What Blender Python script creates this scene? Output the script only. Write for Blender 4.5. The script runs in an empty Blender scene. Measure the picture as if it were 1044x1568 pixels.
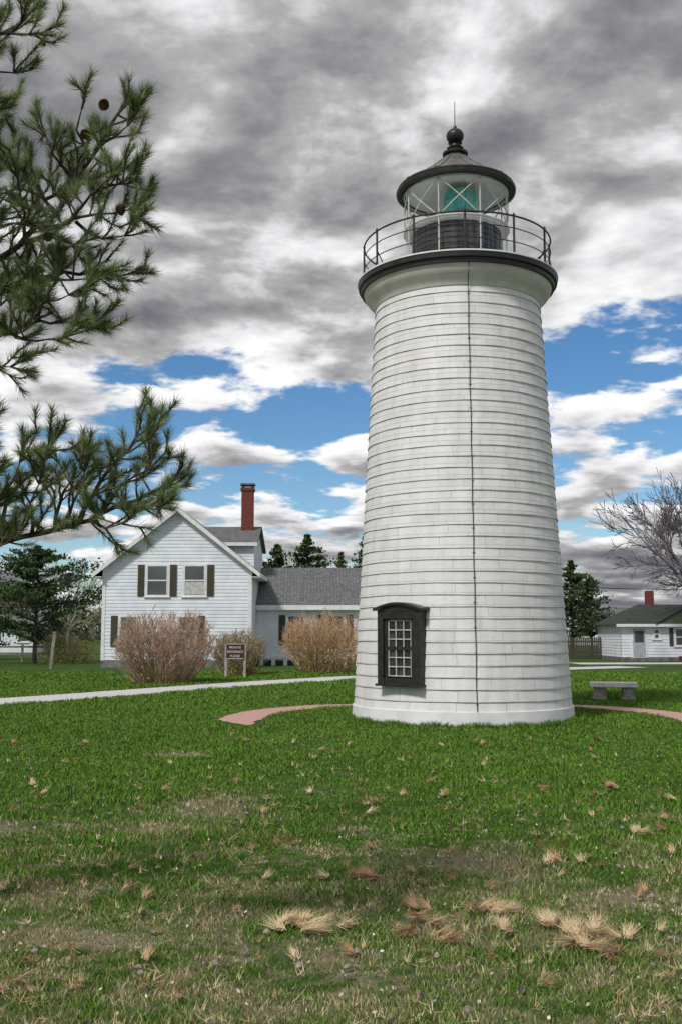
import bpy, math, random
import numpy as np
from mathutils import Matrix, Vector
rng = np.random.default_rng(7)
random.seed(7)
scene = bpy.context.scene
scene.view_settings.view_transform = 'Standard'
scene.view_settings.look = 'None'
scene.view_settings.exposure = 0
COL = scene.collection

# ------------------------------------------------------------------ materials
def new_mat(name):
    m = bpy.data.materials.new(name); m.use_nodes = True
    nt = m.node_tree
    return m, nt, nt.nodes['Principled BSDF']

def mat(name, c, rough=0.6, c2=None, scale=4.0, bump=0.0, bscale=None, metal=0.0, detail=5, stretch=(1,1,1), lo=0.35, hi=0.65, spec=0.4):
    m, nt, b = new_mat(name)
    b.inputs['Roughness'].default_value = rough
    b.inputs['Metallic'].default_value = metal
    b.inputs['Specular IOR Level'].default_value = spec
    if c2 is None: c2 = tuple(x*0.75 for x in c)
    geo = nt.nodes.new('ShaderNodeNewGeometry')
    mp = nt.nodes.new('ShaderNodeMapping'); mp.inputs['Scale'].default_value = stretch
    nt.links.new(geo.outputs['Position'], mp.inputs['Vector'])
    n = nt.nodes.new('ShaderNodeTexNoise'); n.inputs['Scale'].default_value = scale; n.inputs['Detail'].default_value = detail
    nt.links.new(mp.outputs[0], n.inputs['Vector'])
    r = nt.nodes.new('ShaderNodeValToRGB')
    r.color_ramp.elements[0].position = lo; r.color_ramp.elements[0].color = (*c2, 1)
    r.color_ramp.elements[1].position = hi; r.color_ramp.elements[1].color = (*c, 1)
    nt.links.new(n.outputs['Fac'], r.inputs[0]); nt.links.new(r.outputs[0], b.inputs['Base Color'])
    if bump:
        n2 = nt.nodes.new('ShaderNodeTexNoise'); n2.inputs['Scale'].default_value = bscale or scale*4; n2.inputs['Detail'].default_value = 6
        nt.links.new(mp.outputs[0], n2.inputs['Vector'])
        bp = nt.nodes.new('ShaderNodeBump'); bp.inputs['Strength'].default_value = bump; bp.inputs['Distance'].default_value = 0.03
        nt.links.new(n2.outputs['Fac'], bp.inputs['Height']); nt.links.new(bp.outputs[0], b.inputs['Normal'])
    return m

def attr_mat(name, ca, cb, rough=0.6, trans=0.0):
    m, nt, b = new_mat(name)
    a = nt.nodes.new('ShaderNodeAttribute'); a.attribute_name = 'rnd'
    r = nt.nodes.new('ShaderNodeValToRGB')
    r.color_ramp.elements[0].color = (*ca, 1); r.color_ramp.elements[1].color = (*cb, 1)
    nt.links.new(a.outputs['Fac'], r.inputs[0]); nt.links.new(r.outputs[0], b.inputs['Base Color'])
    b.inputs['Roughness'].default_value = rough
    b.inputs['Specular IOR Level'].default_value = 0.3
    return m

def mk_glass(name, tint=(0.9,0.95,0.95), fac=0.25, rough=0.03):
    m = bpy.data.materials.new(name); m.use_nodes = True; nt = m.node_tree
    nt.nodes.clear()
    o = nt.nodes.new('ShaderNodeOutputMaterial'); t = nt.nodes.new('ShaderNodeBsdfTransparent'); g = nt.nodes.new('ShaderNodeBsdfGlossy')
    t.inputs[0].default_value = (*tint, 1); g.inputs['Roughness'].default_value = rough
    mx = nt.nodes.new('ShaderNodeMixShader'); mx.inputs[0].default_value = fac
    nt.links.new(t.outputs[0], mx.inputs[1]); nt.links.new(g.outputs[0], mx.inputs[2]); nt.links.new(mx.outputs[0], o.inputs[0])
    return m

M_white = mat('white_siding_paint', (0.80,0.83,0.89), 0.55, (0.67,0.70,0.77), 1.2, 0.15, 20)
M_trim = mat('white_trim', (0.82,0.82,0.83), 0.5, (0.7,0.7,0.71), 3)
M_black = mat('black_paint', (0.014,0.014,0.015), 0.42, (0.03,0.028,0.027), 6, 0.15)
M_rail = mat('black_iron', (0.02,0.02,0.022), 0.4, (0.05,0.035,0.03), 20)
M_grey = mat('grey_metal', (0.40,0.40,0.40), 0.45, (0.27,0.27,0.27), 5)
M_roofmetal = mat('lantern_roof_metal', (0.20,0.19,0.185), 0.38, (0.11,0.105,0.10), 4, 0.1, metal=0.2)
M_conc = mat('concrete', (0.50,0.49,0.46), 0.9, (0.30,0.29,0.27), 6, 0.5, 30)
M_gravel = mat('gravel_path', (0.70,0.69,0.70), 0.95, (0.48,0.47,0.48), 9, 0.6, 40)
M_found = mat('foundation', (0.22,0.21,0.20), 0.9, (0.1,0.1,0.1), 3, 0.4)
M_shutter = mat('dark_shutter', (0.052,0.048,0.028), 0.6, (0.07,0.06,0.04), 4)
M_bark = mat('bark', (0.11,0.08,0.065), 0.95, (0.04,0.03,0.026), 12, 0.8, 40)
M_sign = mat('sign_brown', (0.085,0.025,0.02), 0.5, (0.065,0.02,0.018), 5)
M_wood = mat('weathered_wood', (0.32,0.30,0.27), 0.9, (0.16,0.15,0.13), 8, 0.4)
M_glassdark = mat('window_glass', (0.05,0.055,0.06), 0.06, (0.08,0.085,0.09), 0.6, spec=0.9)
M_glasstower = mat('tower_window_glass', (0.018,0.02,0.022), 0.12, (0.07,0.07,0.07), 3.0, lo=.3, hi=.55, spec=0.35)
M_curtain = mat('curtain', (0.6,0.6,0.58), 0.8, (0.42,0.42,0.41), 6)
M_lant = mk_glass('lantern_glass', (0.98,0.99,0.985), 0.06)
M_teal = mat('green_lens', (0.0,0.46,0.39), 0.12, (0.0,0.24,0.21), 10, spec=0.8)

def shingle(name, ca, cb, sx=1.0):
    m, nt, b = new_mat(name)
    geo = nt.nodes.new('ShaderNodeNewGeometry'); sp = nt.nodes.new('ShaderNodeSeparateXYZ'); cb_ = nt.nodes.new('ShaderNodeCombineXYZ')
    nt.links.new(geo.outputs['Position'], sp.inputs[0])
    ad = nt.nodes.new('ShaderNodeMath'); nt.links.new(sp.outputs[0], ad.inputs[0]); nt.links.new(sp.outputs[1], ad.inputs[1])
    ml = nt.nodes.new('ShaderNodeMath'); ml.operation = 'MULTIPLY'; ml.inputs[1].default_value = 1.5; nt.links.new(sp.outputs[2], ml.inputs[0])
    nt.links.new(ad.outputs[0], cb_.inputs[0]); nt.links.new(ml.outputs[0], cb_.inputs[1])
    br = nt.nodes.new('ShaderNodeTexBrick'); br.inputs['Scale'].default_value = 2.6
    br.inputs['Color1'].default_value = (*ca,1); br.inputs['Color2'].default_value = (*cb,1); br.inputs['Mortar'].default_value = (*[x*.5 for x in cb],1)
    br.inputs['Mortar Size'].default_value = 0.03
    nt.links.new(cb_.outputs[0], br.inputs['Vector'])
    nz = nt.nodes.new('ShaderNodeTexNoise'); nz.inputs['Scale'].default_value = 9; nt.links.new(geo.outputs['Position'], nz.inputs['Vector'])
    mx = nt.nodes.new('ShaderNodeMix'); mx.data_type = 'RGBA'; mx.blend_type = 'MULTIPLY'; mx.inputs[0].default_value = 0.8
    rp = nt.nodes.new('ShaderNodeValToRGB'); rp.color_ramp.elements[0].position=.3; rp.color_ramp.elements[0].color=(.5,.5,.5,1); rp.color_ramp.elements[1].position=.65
    nt.links.new(nz.outputs['Fac'], rp.inputs[0])
    nt.links.new(br.outputs['Color'], mx.inputs[6]); nt.links.new(rp.outputs[0], mx.inputs[7]); nt.links.new(mx.outputs[2], b.inputs['Base Color'])
    b.inputs['Roughness'].default_value = 0.95
    return m
M_roof = shingle('asphalt_shingle', (0.24,0.245,0.25), (0.14,0.145,0.155))
M_roofdark = shingle('dark_shingle', (0.07,0.09,0.07), (0.04,0.05,0.045))
M_roofbrown = shingle('brown_shingle', (0.14,0.09,0.07), (0.09,0.06,0.05))

def brickmat(name, ca, cb, mort, scale, flat=False):
    m, nt, b = new_mat(name)
    geo = nt.nodes.new('ShaderNodeNewGeometry'); sp = nt.nodes.new('ShaderNodeSeparateXYZ'); cm = nt.nodes.new('ShaderNodeCombineXYZ')
    nt.links.new(geo.outputs['Position'], sp.inputs[0])
    if flat:
        nt.links.new(sp.outputs[0], cm.inputs[0]); nt.links.new(sp.outputs[1], cm.inputs[1])
    else:
        ad = nt.nodes.new('ShaderNodeMath'); nt.links.new(sp.outputs[0], ad.inputs[0]); nt.links.new(sp.outputs[1], ad.inputs[1])
        nt.links.new(ad.outputs[0], cm.inputs[0]); nt.links.new(sp.outputs[2], cm.inputs[1])
    br = nt.nodes.new('ShaderNodeTexBrick'); br.inputs['Scale'].default_value = scale
    br.inputs['Color1'].default_value = (*ca,1); br.inputs['Color2'].default_value = (*cb,1); br.inputs['Mortar'].default_value = (*mort,1)
    nt.links.new(cm.outputs[0], br.inputs['Vector']); nt.links.new(br.outputs['Color'], b.inputs['Base Color'])
    b.inputs['Roughness'].default_value = 0.9
    return m
M_brick = brickmat('chimney_brick', (0.20,0.035,0.022), (0.13,0.025,0.018), (0.12,0.07,0.06), 4.5)
M_paver = brickmat('brick_paver', (0.58,0.32,0.27), (0.44,0.24,0.20), (0.46,0.36,0.32), 5, True)

# ------------------------------------------------------------------ mesh helpers
EMPTY_LOC = {}
def empty(name, loc=(0,0,0)):
    e = bpy.data.objects.new(name, None); e.location = loc; e.empty_display_size = 0.5
    COL.objects.link(e); EMPTY_LOC[e.name] = Vector(loc); return e

def link(o, parent=None):
    COL.objects.link(o)
    if parent is not None:
        o.parent = parent
        o.matrix_parent_inverse = Matrix.Translation(-EMPTY_LOC[parent.name])
    return o

def mesh(name, V, F, m, parent=None, smooth=False, mats=None, midx=None):
    me = bpy.data.meshes.new(name); me.from_pydata([tuple(v) for v in V], [], [tuple(f) for f in F])
    for mm in (mats or [m]): me.materials.append(mm)
    if midx is not None: me.polygons.foreach_set('material_index', midx)
    if smooth: me.polygons.foreach_set('use_smooth', [True]*len(me.polygons))
    me.update()
    return link(bpy.data.objects.new(name, me), parent)

def fast(name, V, F, m, parent=None, rnd=None, smooth=False):
    V = np.asarray(V, dtype=np.float32); F = np.asarray(F, dtype=np.int32); k = F.shape[1]
    me = bpy.data.meshes.new(name)
    me.vertices.add(len(V)); me.vertices.foreach_set('co', V.ravel())
    me.loops.add(F.size); me.loops.foreach_set('vertex_index', F.ravel())
    me.polygons.add(len(F)); me.polygons.foreach_set('loop_start', np.arange(0, F.size, k, dtype=np.int32))
    if smooth: me.polygons.foreach_set('use_smooth', np.ones(len(F), dtype=bool))
    me.materials.append(m)
    me.update(calc_edges=True)
    if rnd is not None:
        a = me.attributes.new('rnd', 'FLOAT', 'POINT'); a.data.foreach_set('value', np.asarray(rnd, dtype=np.float32))
    return link(bpy.data.objects.new(name, me), parent)

BOXF = [(0,1,2,3),(7,6,5,4),(0,4,5,1),(1,5,6,2),(2,6,7,3),(3,7,4,0)]
def box(name, x0,x1,y0,y1,z0,z1, m, parent=None, M=None, bevel=0.0):
    V = [Vector(p) for p in [(x0,y0,z0),(x0,y1,z0),(x1,y1,z0),(x1,y0,z0),(x0,y0,z1),(x0,y1,z1),(x1,y1,z1),(x1,y0,z1)]]
    if M is not None: V = [M @ v for v in V]
    o = mesh(name, V, BOXF, m, parent)
    if bevel:
        b = o.modifiers.new('bevel','BEVEL'); b.width = bevel; b.segments = 2
    return o

def lathe(name, prof, c, m, parent=None, n=96, smooth=True, a0=0.0, close=True):
    V=[];F=[]
    k=len(prof)
    for i in range(n):
        a=a0+2*math.pi*i/n
        for r,z in prof: V.append((c[0]+r*math.sin(a), c[1]-r*math.cos(a), z))
    for i in range(n):
        j=(i+1)%n
        for q in range(k-1):
            F.append((i*k+q, j*k+q, j*k+q+1, i*k+q+1))
    o = mesh(name, V, F, m, parent, smooth)
    if smooth:
        try: o.data.set_sharp_from_angle(angle=math.radians(35))
        except Exception: pass
    return o

def tubes(P0,P1,R0,R1,n=4):
    P0=np.asarray(P0,float);P1=np.asarray(P1,float);R0=np.asarray(R0,float);R1=np.asarray(R1,float)
    D=P1-P0; L=np.linalg.norm(D,axis=1,keepdims=True)+1e-9; D/=L
    ref=np.where(np.abs(D[:,2:3])>0.9, np.array([[1.,0,0]]), np.array([[0,0,1.]]))
    U=np.cross(D,ref); U/=np.linalg.norm(U,axis=1,keepdims=True)+1e-9; W=np.cross(D,U)
    N=len(P0); V=np.zeros((N,2*n,3))
    for i in range(n):
        a=2*math.pi*i/n; o=U*math.cos(a)+W*math.sin(a)
        V[:,i]=P0+o*R0[:,None]; V[:,n+i]=P1+o*R1[:,None]
    F=np.array([[i,(i+1)%n,n+(i+1)%n,n+i] for i in range(n)])
    F=(F[None]+ (np.arange(N)*2*n)[:,None,None]).reshape(-1,4)
    return V.reshape(-1,3),F
def tube_obj(name, segs, m, parent=None, n=4, smooth=True):
    P0=[s[0] for s in segs];P1=[s[1] for s in segs];R0=[s[2] for s in segs];R1=[s[3] for s in segs]
    V,F=tubes(P0,P1,R0,R1,n); return fast(name,V,F,m,parent,smooth=smooth)
def ring_segs(c,r,z,rad,n=72,a0=0,a1=2*math.pi):
    pts=[(c[0]+r*math.sin(a0+(a1-a0)*i/n), c[1]-r*math.cos(a0+(a1-a0)*i/n), z) for i in range(n+1)]
    return [(pts[i],pts[i+1],rad,rad) for i in range(n)]

# ------------------------------------------------------------------ camera
cam = bpy.data.cameras.new('camera'); cam.sensor_fit='VERTICAL'; cam.sensor_height=36; cam.sensor_width=24; cam.lens=36*1600/1568
cam.clip_start=0.1; cam.clip_end=5000
co = bpy.data.objects.new('camera', cam); co.location=(0,0,2.0); co.rotation_euler=(math.radians(90+6.45),0,0)
COL.objects.link(co); scene.camera=co

# ------------------------------------------------------------------ world
SUN_EL, SUN_AZ = 46, 216
w = bpy.data.worlds.new('World'); scene.world=w; w.use_nodes=True
nt=w.node_tree; nt.nodes.clear(); N=nt.nodes.new; Lk=nt.links.new
def math_(op,a,b=None,c=None):
    n=N('ShaderNodeMath'); n.operation=op
    for i,x in enumerate((a,b,c)):
        if x is None: continue
        if isinstance(x,(int,float)): n.inputs[i].default_value=x
        else: Lk(x,n.inputs[i])
    return n.outputs[0]
def mapr(x,a,b,c=0.,d=1.,smooth=True):
    n=N('ShaderNodeMapRange'); n.interpolation_type='SMOOTHSTEP' if smooth else 'LINEAR'
    Lk(x,n.inputs[0]); n.inputs[1].default_value=a;n.inputs[2].default_value=b;n.inputs[3].default_value=c;n.inputs[4].default_value=d
    return n.outputs[0]
sky=N('ShaderNodeTexSky'); sky.sky_type='NISHITA'; sky.sun_disc=False; sky.sun_elevation=math.radians(SUN_EL); sky.sun_rotation=math.radians(SUN_AZ); sky.air_density=1.0; sky.dust_density=0.2; sky.ozone_density=4.0
hs_=N('ShaderNodeHueSaturation'); hs_.inputs['Saturation'].default_value=1.22; Lk(sky.outputs[0],hs_.inputs['Color'])
bg1=N('ShaderNodeBackground'); bg1.inputs[1].default_value=0.10; Lk(hs_.outputs[0],bg1.inputs[0])
tc=N('ShaderNodeTexCoord'); sp=N('ShaderNodeSeparateXYZ'); Lk(tc.outputs['Generated'],sp.inputs[0])
X,Y,Z=sp.outputs
zc=math_('ADD',math_('MAXIMUM',Z,0.0),0.17)
cmb=N('ShaderNodeCombineXYZ'); Lk(math_('DIVIDE',X,zc),cmb.inputs[0]); Lk(math_('DIVIDE',Y,zc),cmb.inputs[1]); cmb.inputs[2].default_value=3.7
def noise(scale,detail,rough,dist,off=(0,0,0)):
    v=N('ShaderNodeVectorMath'); v.operation='ADD'; Lk(cmb.outputs[0],v.inputs[0]); v.inputs[1].default_value=off
    n=N('ShaderNodeTexNoise'); n.inputs['Scale'].default_value=scale; n.inputs['Detail'].default_value=detail; n.inputs['Roughness'].default_value=rough; n.inputs['Distortion'].default_value=dist
    Lk(v.outputs[0],n.inputs['Vector']); return n.outputs['Fac']
A0=(4.3,1.9,0.6)
n1=noise(3.0,10,0.55,0.15,A0)
n1u=noise(3.0,6,0.53,0.15,(A0[0]-0.03,A0[1]-0.10,A0[2]))
n2=noise(4.5,8,0.55,0.2,(5.3,3.1,7.7)); n3=noise(0.9,2,0.5,0.2,(9.1,2.2,1.5)); n4=noise(1.1,3,0.5,0.1,(2.1,8.2,4.5))
g=math_('SUBTRACT',Z,math_('MULTIPLY',X,0.20))
gr=N('ShaderNodeValToRGB'); gr.color_ramp.interpolation='EASE'
els=[(0.0,0.66),(0.07,0.56),(0.14,0.505),(0.21,0.465),(0.275,0.60),(0.42,0.95)]
while len(gr.color_ramp.elements)<len(els): gr.color_ramp.elements.new(0.5)
for e,(p,v) in zip(gr.color_ramp.elements,els): e.position=p; e.color=(v,v,v,1)
Lk(g,gr.inputs[0])
dens=math_('ADD',n1,math_('SUBTRACT',gr.outputs[0],0.5))
dens=math_('ADD',dens,math_('MULTIPLY',math_('SUBTRACT',n4,0.5),0.18))
alpha=mapr(dens,0.46,0.54)
thick=mapr(dens,0.50,0.68)
emb=math_('MULTIPLY',math_('SUBTRACT',n1,n1u),1.9)
s=math_('ADD',emb,math_('MULTIPLY',math_('SUBTRACT',1.0,thick),0.30))
s=math_('ADD',s,math_('MULTIPLY',math_('SUBTRACT',n2,0.5),0.60))
s=math_('ADD',s,math_('MULTIPLY',math_('SUBTRACT',n3,0.5),0.60))
s=math_('ADD',s,mapr(Z,0.02,0.14,0.32,0.47))
cr=N('ShaderNodeValToRGB')
els=[(0.16,(0.17,0.175,0.20)),(0.36,(0.28,0.275,0.29)),(0.55,(0.45,0.445,0.45)),(0.74,(0.82,0.82,0.84)),(0.88,(1.0,1.0,1.0))]
while len(cr.color_ramp.elements)<len(els): cr.color_ramp.elements.new(0.5)
for e,(p,v) in zip(cr.color_ramp.elements,els): e.position=p; e.color=(*v,1)
Lk(s,cr.inputs[0])
bg2=N('ShaderNodeBackground'); bg2.inputs[1].default_value=1.0; Lk(cr.outputs[0],bg2.inputs[0])
mx=N('ShaderNodeMixShader'); Lk(alpha,mx.inputs[0]); Lk(bg1.outputs[0],mx.inputs[1]); Lk(bg2.outputs[0],mx.inputs[2])
wo=N('ShaderNodeOutputWorld'); Lk(mx.outputs[0],wo.inputs[0])

sl=bpy.data.lights.new('sun','SUN'); sl.energy=2.6; sl.angle=math.radians(8); sl.color=(1,0.97,0.92)
so=bpy.data.objects.new('sun',sl); so.location=(-30,-30,60)
az=math.radians(SUN_AZ); el=math.radians(SUN_EL)
sd=Vector((math.sin(az)*math.cos(el), math.cos(az)*math.cos(el), math.sin(el)))
so.rotation_euler=sd.to_track_quat('Z','Y').to_euler(); COL.objects.link(so)

# ------------------------------------------------------------------ lawn colour
SPOTS=[(-1.45,12.3,0.6,0.85),(-4.0,10.8,0.8,0.6),(1.3,9.3,0.6,0.55),(-1.9,10.9,0.4,0.35),(-2.6,17.2,0.5,0.4),(2.1,8.1,.45,.35)]
def lawn(nt, bsdf, blade):
    N=nt.nodes.new; L=nt.links.new
    geo=N('ShaderNodeNewGeometry')
    def nz(scale,detail=4,rough=.55):
        n=N('ShaderNodeTexNoise'); n.inputs['Scale'].default_value=scale; n.inputs['Detail'].default_value=detail; n.inputs['Roughness'].default_value=rough
        v=N('ShaderNodeVectorMath'); v.operation='MULTIPLY'; v.inputs[1].default_value=(1,1,0); L(geo.outputs['Position'],v.inputs[0]); L(v.outputs[0],n.inputs['Vector']); return n.outputs['Fac']
    def ma(op,a,b,clamp=False):
        n=N('ShaderNodeMath'); n.operation=op; n.use_clamp=clamp
        for i,x in enumerate((a,b)):
            if isinstance(x,(int,float)): n.inputs[i].default_value=x
            else: L(x,n.inputs[i])
        return n.outputs[0]
    def mr(x,a,b,c=0.,d=1.):
        n=N('ShaderNodeMapRange'); n.interpolation_type='SMOOTHSTEP'; L(x,n.inputs[0]); n.inputs[1].default_value=a;n.inputs[2].default_value=b;n.inputs[3].default_value=c;n.inputs[4].default_value=d; return n.outputs[0]
    def mix(f,a,b):
        n=N('ShaderNodeMix'); n.data_type='RGBA'
        if isinstance(f,(int,float)): n.inputs[0].default_value=f
        else: L(f,n.inputs[0])
        for i,x in ((6,a),(7,b)):
            if isinstance(x,tuple): n.inputs[i].default_value=(*x,1)
            else: L(x,n.inputs[i])
        return n.outputs[2]
    big=nz(0.35,3); mid=nz(1.6,5,.6); fine=nz(7,6,.7)
    s=N('ShaderNodeSeparateXYZ'); L(geo.outputs['Position'],s.inputs[0])
    near=mr(s.outputs[1],6.0,16.0,0.075,-0.06)
    f=ma('ADD',ma('MULTIPLY',big,0.20),ma('ADD',ma('MULTIPLY',mid,0.45),ma('MULTIPLY',fine,0.35)))
    f=ma('ADD',f,near)
    straw=mr(f,0.49,0.64)
    for (x,y,rx,ry) in SPOTS:
        v=N('ShaderNodeVectorMath'); v.operation='SUBTRACT'; L(geo.outputs['Position'],v.inputs[0]); v.inputs[1].default_value=(x,y,0)
        v2=N('ShaderNodeVectorMath'); v2.operation='MULTIPLY'; L(v.outputs[0],v2.inputs[0]); v2.inputs[1].default_value=(1/rx,1/ry,0)
        v3=N('ShaderNodeVectorMath'); v3.operation='LENGTH'; L(v2.outputs[0],v3.inputs[0])
        d=ma('ADD',v3.outputs['Value'],ma('MULTIPLY',ma('SUBTRACT',fine,0.5),3.6))
        d=ma('ADD',d,ma('MULTIPLY',ma('SUBTRACT',mid,0.5),2.0))
        straw=ma('MAXIMUM',straw,mr(d,1.3,0.4,0.0,0.9))
    g1=mix(mr(big,0.35,0.65),(0.046,0.125,0.010),(0.085,0.190,0.018))
    g1=mix(mr(mid,0.35,0.7),g1,(0.085,0.145,0.022))
    g1=mix(mr(fine,0.55,0.35,0.0,0.45),g1,(0.030,0.080,0.008))
    if blade:
        a=N('ShaderNodeAttribute'); a.attribute_name='rnd'
        g2=mix(a.outputs['Fac'],g1,(0.165,0.295,0.042))
        st=mix(a.outputs['Fac'],(0.28,0.22,0.12),(0.60,0.50,0.32))
        f2=ma('MULTIPLY',straw,mr(a.outputs['Fac'],0.25,0.85,0.15,1.0))
        col=mix(f2,g2,st)
    else:
        dirt=mix(fine,(0.22,0.17,0.11),(0.42,0.35,0.25))
        g3=mix(mr(fine,0.3,0.7),g1,(0.035,0.07,0.012))
        col=mix(ma('MULTIPLY',straw,0.85),g3,dirt)
    L(col,bsdf.inputs['Base Color'])
    bsdf.inputs['Roughness'].default_value=0.75; bsdf.inputs['Specular IOR Level'].default_value=0.15
    if not blade:
        hf=nz(45,4,.7); bp=N('ShaderNodeBump'); bp.inputs['Strength'].default_value=0.8; bp.inputs['Distance'].default_value=0.05; L(hf,bp.inputs['Height']); L(bp.outputs[0],bsdf.inputs['Normal'])
M_lawn,_nt,_b=new_mat('lawn_soil'); lawn(_nt,_b,False)
M_blade,_nt,_b=new_mat('grass_blades'); lawn(_nt,_b,True)

S=2500
mesh('ground',[(-S,-60,0),(S,-60,0),(S,S,0),(-S,S,0)],[(0,1,2,3)],M_lawn)

TC=(2.75,24.1)      # tower centre
PATH=[(-30,4),(-16.5,21.5),(-9.6,29.9),(-5.64,36.2),(-3.0,40.3),(0.5,44.8),(5,49),(10,54),(16,58)]
def smooth_line(P,n=14):
    out=[]
    P=[Vector((p[0],p[1],0)) for p in P]
    for i in range(len(P)-1):
        a=P[max(i-1,0)];b=P[i];c=P[i+1];d=P[min(i+2,len(P)-1)]
        for k in range(n):
            t=k/n
            out.append(0.5*((2*b)+(-a+c)*t+(2*a-5*b+4*c-d)*t*t+(-a+3*b-3*c+d)*t**3))
    out.append(P[-1]); return out
def strip(name,P,wd,m,z=0.004,jit=0.05,taper=False):
    L=smooth_line(P); V=[];F=[]
    for i,p in enumerate(L):
        t=(L[min(i+1,len(L)-1)]-L[max(i-1,0)]).normalized(); nrm=Vector((-t.y,t.x,0))
        ww=wd/2
        if taper: ww*=max(0.15,min(1,math.sin(math.pi*(i+0.5)/len(L))*1.8))
        a=p+nrm*(ww+random.uniform(-jit,jit)); b=p-nrm*(ww+random.uniform(-jit,jit))
        V+= [(a.x,a.y,z),(b.x,b.y,z)]
    for i in range(len(L)-1): F.append((2*i,2*i+1,2*i+3,2*i+2))
    return mesh(name,V,F,m), np.array([(p.x,p.y) for p in L])
_,PL=strip('gravel_path',PATH,2.3,M_gravel)
strip('road',[(14,63.5),(19,63.8),(28,64.5),(45,66),(80,72)],3.2,M_gravel,0.008,0.08)
def arc(r,a,b,n=8): return [(TC[0]+r*math.cos(math.radians(a+(b-a)*i/n)),TC[1]+r*math.sin(math.radians(a+(b-a)*i/n))) for i in range(n+1)]
ARCS=[arc(5.0,200,112),arc(5.25,-26,60)]
for A in ARCS: strip('brick_path',A,1.0,M_paver,0.012,0.06,True)
AP=np.array([(p.x,p.y) for A in ARCS for p in smooth_line(A)])

# grass blades --------------------------------------------------
def blades(n,xs,ys,hscale=1.0,wscale=1.0):
    sc=ys/6.0
    h=(0.016+0.026*rng.random(n))*(0.8+0.2*sc)*hscale
    wd=(0.0020+0.0020*rng.random(n))*sc**0.9*wscale
    a=rng.random(n)*2*math.pi; la=rng.random(n)*2*math.pi; ln=h*(0.2+1.1*rng.random(n))
    ux,uy=np.cos(a),np.sin(a)
    V=np.zeros((n,5,3),dtype=np.float32)
    V[:,0]=np.stack([xs-ux*wd,ys-uy*wd,np.zeros(n)-.002],1); V[:,1]=np.stack([xs+ux*wd,ys+uy*wd,np.zeros(n)-.002],1)
    mxp=xs+np.cos(la)*ln*.35; myp=ys+np.sin(la)*ln*.35
    V[:,2]=np.stack([mxp-ux*wd*.8,myp-uy*wd*.8,h*.6],1); V[:,3]=np.stack([mxp+ux*wd*.8,myp+uy*wd*.8,h*.6],1)
    V[:,4]=np.stack([xs+np.cos(la)*ln,ys+np.sin(la)*ln,h],1)
    return V.reshape(-1,3)
n=560000
ys=4.0*np.exp(rng.random(n)*math.log(50/4.0)); xs=(rng.random(n)*2-1)*(0.38*ys+1.8)
keep=((xs-TC[0])**2+(ys-TC[1])**2)>2.5**2
far=ys>17
idx=np.where(far)[0]
for arr,dd in ((PL,1.1),(AP,0.46)):
    P=np.stack([xs[idx],ys[idx]],1)
    dm=np.full(len(idx),1e9)
    for q in arr: dm=np.minimum(dm,(P[:,0]-q[0])**2+(P[:,1]-q[1])**2)
    keep[idx[dm<dd**2]]=False
wob=0.45*np.sin(xs*9+2*np.sin(ys*7))*np.sin(ys*8+1.5*np.sin(xs*11))+0.3*np.sin(xs*3.7+ys*4.9)
for (x,y,rx,ry) in SPOTS:
    d=((xs-x)/rx)**2+((ys-y)/ry)**2+wob
    keep&=~((d<1.0)&(rng.random(n)<0.75*(1-np.clip(d,0,1)*.6)))
bl=np.sin(xs*2.1+1.3*np.sin(ys*1.7))*np.sin(ys*2.7+1.1*np.sin(xs*1.9))+0.5*wob
keep&=~((ys<14)&(bl>0.30)&(rng.random(n)<0.5))
xs=xs[keep];ys=ys[keep];n=len(xs)
hs=1.0+0.45*np.sin(xs*1.3+np.sin(ys*.9)*2)*np.sin(ys*1.1)+0.35*np.sin(xs*4.1+2*np.sin(ys*3.3))*np.sin(ys*4.7)
V=blades(n,xs,ys,hs)
k=9000; aa=rng.random(k)*2*math.pi; rr=2.5+rng.random(k)**2*.22
V2=blades(k,TC[0]+rr*np.cos(aa),TC[1]+rr*np.sin(aa),1.8+1.2*np.abs(np.sin(aa*9)),0.7)
V=np.concatenate([V,V2]); n=n+k
B=(np.arange(n)*5)[:,None,None]; F=np.array([[0,1,3],[0,3,2],[2,3,4]])[None]+B
fast('grass',V,F.reshape(-1,3),M_blade,rnd=np.repeat(rng.random(n),5))

# ------------------------------------------------------------------ lighthouse
LH=empty('lighthouse',(TC[0],TC[1],0))
def Rz(z): return 2.455-0.0565*z
M_tower,nt2,b2=new_mat('tower_shingles')
uv=nt2.nodes.new('ShaderNodeUVMap'); br=nt2.nodes.new('ShaderNodeTexBrick')
br.inputs['Scale'].default_value=1.0; br.inputs['Brick Width'].default_value=1.15; br.inputs['Row Height'].default_value=0.25; br.inputs['Mortar Size'].default_value=0.006; br.inputs['Mortar Smooth'].default_value=0.3
br.offset=0.37; br.offset_frequency=3; br.squash=0.8; br.squash_frequency=2
br.inputs['Color1'].default_value=(0.775,0.77,0.775,1); br.inputs['Color2'].default_value=(0.70,0.70,0.71,1); br.inputs['Mortar'].default_value=(0.45,0.44,0.44,1)
nt2.links.new(uv.outputs[0],br.inputs['Vector'])
geo=nt2.nodes.new('ShaderNodeNewGeometry'); mp=nt2.nodes.new('ShaderNodeMapping'); mp.inputs['Scale'].default_value=(3,3,0.5)
nt2.links.new(geo.outputs['Position'],mp.inputs[0]); nz=nt2.nodes.new('ShaderNodeTexNoise'); nz.inputs['Scale'].default_value=1.6; nz.inputs['Detail'].default_value=7; nt2.links.new(mp.outputs[0],nz.inputs['Vector'])
rp=nt2.nodes.new('ShaderNodeValToRGB'); rp.color_ramp.elements[0].position=.3; rp.color_ramp.elements[0].color=(.87,.86,.85,1); rp.color_ramp.elements[1].position=.6
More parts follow.
